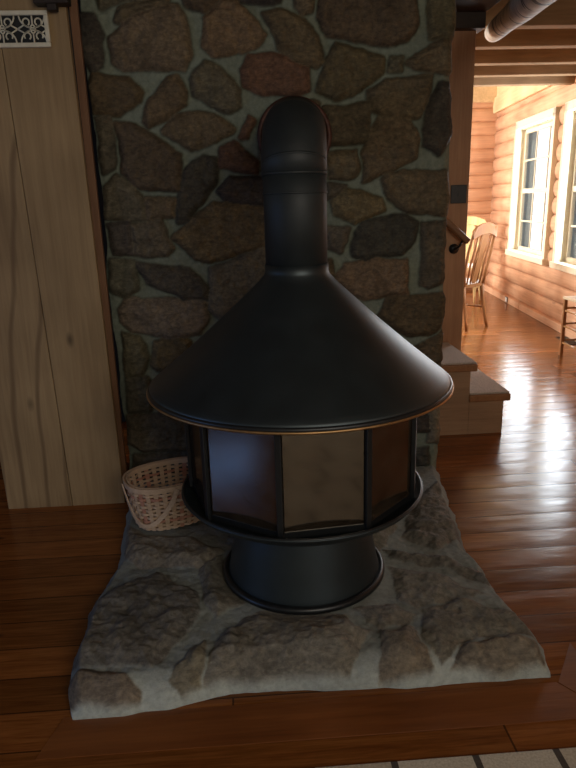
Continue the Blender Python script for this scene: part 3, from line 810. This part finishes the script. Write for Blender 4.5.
# ================================================================== DINING ROOM SHELL
O = Vector((3.43, 9.04, 0)); Dv = Vector((-.35, -2.98, 0)).normalized(); Nv = Vector((Dv.y, -Dv.x, 0))
ANG = math.atan2(-Dv.x, Dv.y)             # rotation that turns +Y to Dv
def wall_pt(t, off, z): return O+Dv*t+Nv*off+Vector((0, 0, z))
LH = .172; LR = .0895
def log_run(mb, a, b, z, r=LR, seg=10, off=-.03):
    """half-round log along a->b (t values on the right wall)"""
    n = max(2, int((b-a)/.5)); V = []; F = []
    for i in range(n+1):
        t = a+(b-a)*i/n
        for k in range(seg+1):
            ph = -pi/2+pi*k/seg
            V.append(Vector((off+r*.5*cos(ph), t, z+r*.985*sin(ph))))
    for i in range(n):
        for k in range(seg): F.append((i*(seg+1)+k, (i+1)*(seg+1)+k, (i+1)*(seg+1)+k+1, i*(seg+1)+k+1))
    F.append(tuple(range(seg+1))); F.append(tuple(n*(seg+1)+k for k in range(seg, -1, -1)))
    mb.add(V, F, 0, True)
# right wall is built in its own frame: x = into the room, y = toward the camera
WR = empty('wall_right', O, 0); WR.matrix_world = Matrix(((Nv.x, Dv.x, 0, O.x), (Nv.y, Dv.y, 0, O.y), (0, 0, 1, 0), (0, 0, 0, 1)))
tag(WR, kind='structure')
WINS = [(1.10, 2.46), (2.72, 3.62)]
Z0W, Z1W = .63, 2.10
lg = MB()
TEND = 10.6
for c in range(16):
    z = .075+LH*(c+.5)
    if c == 0: pass
    zt = z
    if zt+LR*.5 > Z0W and zt-LR*.5 < Z1W:
        edges = [-.1]+[v for w in WINS for v in w]+[TEND]
        for i in range(0, len(edges), 2): log_run(lg, edges[i], edges[i+1], zt)
    else: log_run(lg, -.1, TEND, zt)
lg.build('log_courses', M['log_y'], WR)
bl = MB(); bl.box((-.05, -.1, .0), (.045, 1.70, .078), bev=.004); bl.box((-.05, 1.712, .0), (.045, TEND, .078), bev=.004)
bl.build('sill_log', M['log_y'], WR)
cb = MB()                                  # chinking core behind the logs, open at the windows
edges = [-.1]+[v for w in WINS for v in w]+[TEND]
cb.box((-.10, -.1, 0), (-.035, TEND, Z0W)); cb.box((-.10, -.1, Z1W), (-.035, TEND, 3.1))
for i in range(0, len(edges), 2): cb.box((-.10, edges[i], Z0W), (-.035, edges[i+1], Z1W))
cb.build('log_core', M['reddish'], WR)

M['plate_log'] = wood('pale_top_plate', (.66, .44, .22), (.86, .64, .38), 'y', .5, .6)
pl = MB(); pl.box((-.10, -.05, 2.36), (.055, TEND, 2.56), bev=.012); pl.box((-.10, -.05, 2.565), (.03, 3.0, 3.1), bev=.01)
pl.build('top_plate', M['plate_log'], WR)
def build_window(i, a, b):
    w = empty('window_%d' % (i+1)); tag(w, kind='structure'); w.matrix_world = WR.matrix_world.copy()
    cs = MB(); tw = .085; th = (-.02, .052)
    # casing boards around the opening
    cs.box((th[0], a-.005, Z0W-.03), (th[1], a+tw-.02, Z1W+.03), bev=.004); cs.box((th[0], b-tw+.02, Z0W-.03), (th[1], b+.005, Z1W+.03), bev=.004)
    cs.box((th[0], a-.005, Z1W-.05), (th[1], b+.005, Z1W+.035), bev=.004)
    cs.box((th[0], a-.02, Z0W-.035), (th[1]+.02, b+.02, Z0W+.03), bev=.006)
    cs.build('casing', M['white'], w)
    jb = MB(); aa, bb = a+tw-.03, b-tw+.03
    jb.box((-.09, aa-.02, Z0W), (-.02, aa, Z1W)); jb.box((-.09, bb, Z0W), (-.02, bb+.02, Z1W)); jb.box((-.09, aa, Z1W-.06), (-.02, bb, Z1W-.04)); jb.box((-.09, aa, Z0W+.01), (-.02, bb, Z0W+.03))
    jb.build('jamb', M['white'], w)
    eb = MB(); eb.box((-.21, aa-.02, Z0W), (-.091, aa, Z1W)); eb.box((-.21, bb, Z0W), (-.091, bb+.02, Z1W)); eb.box((-.21, aa, Z1W-.06), (-.091, bb, Z1W-.04)); eb.box((-.21, aa, Z0W+.01), (-.091, bb, Z0W+.03))
    eb.build('outer_casing', M['greypaint'], w)
    s = MB(); x0, x1 = -.085, -.055; zb, zt = Z0W+.03, Z1W-.06; zm = (zb+zt)/2; sw = .045
    s.box((x0, aa, zb), (x1, aa+sw, zt)); s.box((x0, bb-sw, zb), (x1, bb, zt)); s.box((x0, aa, zb), (x1, bb, zb+sw)); s.box((x0, aa, zt-sw), (x1, bb, zt)); s.box((x0, aa, zm-.025), (x1, bb, zm+.025))
    for q in (1/3, 2/3):
        yy = aa+(bb-aa)*q; s.box((x0+.008, yy-.009, zb), (x1-.008, yy+.009, zt))
    for q in (.25, .75):
        zz = zb+(zt-zb)*q; s.box((x0+.008, aa, zz-.009), (x1-.008, bb, zz+.009))
    sh = s.build('sash', M['white'], w)
    MB().box((-.072, aa+.01, zb+.01), (-.069, bb-.01, zt-.01)).build('pane', M['glass'], sh)
for i, (a, b) in enumerate(WINS): build_window(i, a, b)

# far wall of the dining room
wb = empty('wall_far'); tag(wb, kind='structure')
lb = MB()
for c in range(17):
    z = .03+LH*(c+.5); V = []; F = []; seg = 10
    for i, x in enumerate((-.9, .5, 1.6, 2.6, 3.46)):
        for k in range(seg+1):
            ph = -pi/2+pi*k/seg; V.append((x, 9.07-LR*.45*cos(ph), z+LR*.985*sin(ph)))
    for i in range(4):
        for k in range(seg): F.append((i*(seg+1)+k, i*(seg+1)+k+1, (i+1)*(seg+1)+k+1, (i+1)*(seg+1)+k))
    lb.add(V, F, 0, True)
lb.build('log_courses', M['log'], wb)
MB().box((-.9, 9.0, 2.50), (3.40, 9.1, 3.09), bev=.012).build('top_plate', M['plate_log'], wb)
MB().box((-.9, 9.07, 0), (3.5, 9.16, 3.2)).build('log_core', M['reddish'], wb)

# ceilings and joists
c1 = MB()
for k in range(40): c1.box((-4.1+.235*k, -1.5, 2.455), (-4.1+.235*k+.232, 6.42, 2.49))
tag(c1.build('ceiling', M['ceil']), kind='structure')
c2 = MB().box((-.9, 6.42, 3.10), (3.9, 9.2, 3.16)).build('ceiling_dining', M['ceil']); tag(c2, kind='structure')
fx = MB().box((-.9, 6.36, 2.455), (3.3, 6.42, 3.12)).build('trim_5', M['beam']); tag(fx, kind='structure')
JY = [4.18, 4.72, 5.28, 5.78, 6.26]
for k, y in enumerate(JY):
    xr_ = O.x+Dv.x/abs(Dv.y)*(9.04-y)-.03
    j = MB().box((.9, y-.045, 2.279), (xr_, y+.045, 2.455), bev=.004).build('ceiling_joist', M['beam'])
    tag(j, ['nearest brown ceiling joist, partly behind the pale log', 'second brown ceiling joist counted from the pale log', 'middle brown joist of the five under the ceiling planks', 'brown ceiling joist just in front of the farthest one', 'farthest brown ceiling joist, beside the bright dining room'][k], 'joist', 'joists across the passage ceiling')
# round log beam
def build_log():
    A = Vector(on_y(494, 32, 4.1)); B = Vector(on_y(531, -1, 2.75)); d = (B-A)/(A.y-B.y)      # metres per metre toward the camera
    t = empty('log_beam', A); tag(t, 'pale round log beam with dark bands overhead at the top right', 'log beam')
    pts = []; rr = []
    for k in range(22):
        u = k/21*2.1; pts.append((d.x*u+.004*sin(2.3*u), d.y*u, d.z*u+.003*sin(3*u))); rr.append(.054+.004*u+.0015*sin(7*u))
    MB().tube(pts, rr, 24).build('log', M['banded_log'], t)
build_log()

# ================================================================== DINING FURNITURE
def build_chair(label, loc, rz, wd):
    t = empty('dining_chair', loc, rz); tag(t, label, 'chair', 'oak dining chairs at the far table')
    # chair faces +Y locally
    s = MB(); n = 28
    V = [];
    poly = []
    for k in range(n):
        a = 2*pi*k/n; c, s_ = cos(a), sin(a); e = 3.2; q = (abs(c)**e+abs(s_)**e)**(-1/e)
        poly.append((.215*q*c*(1+.06*s_), .20*q*s_))
    s.prism(poly, .425, .455); s.build('seat', wd, t)
    cu_ = MB(); cu_.prism([(x*.86, y*.86) for x, y in poly], .456, .478); cu_.build('cushion', M['chairpad'], t)
    for sx in (-1, 1):
        MB().tube([(sx*.165, .15, .43), (sx*.172, .165, .30), (sx*.18, .18, .12), (sx*.185, .19, 0)], [.019, .022, .017, .013], 10).build('leg', wd, t)
        MB().tube([(sx*.165, -.165, .44), (sx*.172, -.18, .28), (sx*.18, -.21, .10), (sx*.185, -.235, 0)], [.020, .021, .018, .015], 10).build('leg', wd, t)
        MB().tube([(sx*.17, -.17, .44), (sx*.195, -.19, .60), (sx*.205, -.225, .78), (sx*.195, -.265, .95), (sx*.165, -.285, 1.02)], [.020, .019, .018, .018, .016], 10, flat=.8).build('stile', wd, t)
    # crest rail, arched
    cr_ = MB(); V = []; F = []; m = 20
    for k in range(m+1):
        u = -1+2*k/m; x = .205*u; yy = -.268-.022*(1-u*u); zt = .985+.075*(1-u*u)**.8; zb = .905+.050*(1-u*u)
        for (dy, zz) in ((-.010, zb), (-.010, zt), (.010, zt), (.010, zb)): V.append((x, yy+dy, zz))
    for k in range(m):
        for q in range(4): F.append((k*4+q, k*4+(q+1) % 4, (k+1)*4+(q+1) % 4, (k+1)*4+q))
    F += [(0, 1, 2, 3), (m*4+3, m*4+2, m*4+1, m*4)]
    cr_.add(V, F).build('crest_rail', wd, t)
    for x in (-.12, -.06, .06, .12):
        MB().tube([(x*.95, -.165, .45), (x, -.20, .65), (x, -.245, .82), (x*1.0, -.277, .94)], [.009, .011, .010, .008], 8).build('spindle', wd, t)
    sp_ = MB(); V = []; F = []
    prof = [(.45, .034), (.55, .042), (.66, .050), (.74, .038), (.82, .048), (.95, .052)]
    for (zz, hw) in prof:
        f = (zz-.45)/.5; yy = -.165-.115*f
        for (dx, dy) in ((-hw, -.005), (hw, -.005), (hw, .005), (-hw, .005)): V.append((dx, yy+dy, zz))
    for k in range(len(prof)-1):
        for q in range(4): F.append((k*4+q, k*4+(q+1) % 4, (k+1)*4+(q+1) % 4, (k+1)*4+q))
    sp_.add(V, F).build('splat', wd, t)
    for (z_, y0_, y1_) in ((.20, .175, -.195),):
        for sx in (-1, 1): MB().tube([(sx*.178, y0_, z_), (sx*.178, y1_, z_)], .010, 8).build('stretcher', wd, t)
    MB().tube([(-.178, 0, .20), (.178, 0, .20)], .010, 8).build('stretcher', wd, t)
    return t
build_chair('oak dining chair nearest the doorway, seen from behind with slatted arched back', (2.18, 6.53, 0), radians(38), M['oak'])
build_chair('oak dining chair by the far log wall, its arched back catching the light', (2.74, 8.05, 0), radians(150), M['oak_lit'])
def build_table():
    t = empty('dining_table', (1.72, 7.25, 0)); tag(t, 'round oak dining table half hidden behind the door post', 'table')
    n = 64; MB().prism([(.62*cos(2*pi*k/n), .62*sin(2*pi*k/n)) for k in range(n)], .71, .745).build('tabletop', M['tabletop'], t)
    MB().lathe([(.001, .71), (.13, .70), (.07, .62), (.10, .45), (.07, .30), (.12, .18), (.10, .10), (.001, .10)], seg=32).build('pedestal', M['oak'], t)
    for k in range(4):
        a = pi/4+k*pi/2; MB().tube([(.07*cos(a), .07*sin(a), .17), (.22*cos(a), .22*sin(a), .13), (.38*cos(a), .38*sin(a), .03), (.42*cos(a), .42*sin(a), .02)], [.04, .035, .028, .02], 10).build('foot', M['oak'], t)
build_table()
def build_stool():
    t = empty('side_stool', (2.725, 4.95, 0)); tag(t, 'low wooden stool with side rungs cut off by the right edge', 'stool')
    hx, hy, H = .115, .16, .475
    for sx in (-1, 1):
        for sy in (-1, 1): MB().box((sx*hx-.014, sy*hy-.014, 0), (sx*hx+.014, sy*hy+.014, H), bev=.003).build('leg', M['oak'], t)
    for zz in (.40, .27, .13):
        for sy in (-1, 1): MB().tube([(-hx, sy*hy, zz), (hx, sy*hy, zz)], .009, 8).build('rung', M['tabletop'], t)
        for sx in (-1, 1): MB().tube([(sx*hx, -hy, zz-.02), (sx*hx, hy, zz-.02)], .009, 8).build('rung', M['tabletop'], t)
    MB().box((-hx-.02, -hy-.02, H), (hx+.02, hy+.02, H+.022), bev=.006).build('seat', M['caning'], t)
build_stool()
fr = empty('floor_register', (2.925, 5.62, 0)); fr.rotation_euler = (0, 0, radians(-6.7)); tag(fr, 'dark metal floor register lying by the log wall', 'floor vent')
MB().box((-.055, -.17, .0005), (.055, .17, .006), bev=.002).build('frame', M['iron'], fr)
g = MB()
for k in range(12): g.box((-.042, -.15+.026*k, .006), (.042, -.15+.026*k+.010, .009))
g.build('louvre', M['iron'], fr)
ol = empty('wall_outlet'); ol.matrix_world = WR.matrix_world @ Matrix.Translation((.046, 1.19, .042)); tag(ol, 'small white electrical outlet in the bottom log of the far wall', 'outlet')
MB().box((0, -.055, -.034), (.003, .055, .034), bev=.001).build('recess', M['ventdark'], ol)
MB().box((.003, -.034, -.028), (.008, .022, .026), bev=.002).build('cover', M['outlet'], ol)

# ================================================================== LIGHT
def area(name, loc, aim, sx, sy, power, colr):
    l = bpy.data.lights.new(name, 'AREA'); l.shape = 'RECTANGLE'; l.size = sx; l.size_y = sy; l.energy = power; l.color = colr
    o = bpy.data.objects.new(name, l); COL.objects.link(o); o.location = loc
    d = Vector(aim)-Vector(loc); o.rotation_euler = d.to_track_quat('-Z', 'Y').to_euler(); return o
PW = [42, 44]
for i, (a, b) in enumerate(WINS):
    p = wall_pt((a+b)/2, -.012, (Z0W+Z1W)/2); q = p+Nv
    o = area('daylight_window', p, q, b-a-.16, Z1W-Z0W-.16, PW[i], (.86, .93, 1.0))
# added unseen fill lamp in the hidden left side of the dining room
area('dining_fill', (-.5, 7.6, 1.75), (3.2, 7.4, 1.0), 1.8, 1.5, 330, (1.0, .95, .88))
# the main room: dim window far left; added unseen fill lamp behind the camera
area('daylight_left', (-3.6, .75, .95), (0, 1.3, .6), 1.0, .36, 11.0, (.20, .42, 1.0))
area('fill_behind', (.9, -1.4, 2.1), (.3, 2.4, .8), 1.6, 1.0, 36, (1.0, .92, .78))

w = bpy.data.worlds.new('world'); SC.world = w; w.use_nodes = True
nt = w.node_tree; bg = nt.nodes['Background']
tcw = N(nt, 'ShaderNodeTexCoord'); vm = N(nt, 'ShaderNodeVectorMath', operation='DOT_PRODUCT'); vm.inputs[1].default_value = (.98, .17, .1)
nt.links.new(tcw.outputs['Generated'], vm.inputs[0])
sky = ramp(nt, vm.outputs['Value'], [(.15, (.122, .124, .108)), (.45, (1.9, 2.0, 2.15))])
nt.links.new(sky, bg.inputs[0]); bg.inputs[1].default_value = 1.0
SC.view_settings.view_transform = 'Standard'; SC.view_settings.look = 'None'; SC.view_settings.exposure = 0.0
SC.cycles.use_denoising = True
SC.cycles.max_bounces = 8; SC.cycles.sample_clamp_indirect = 6.0
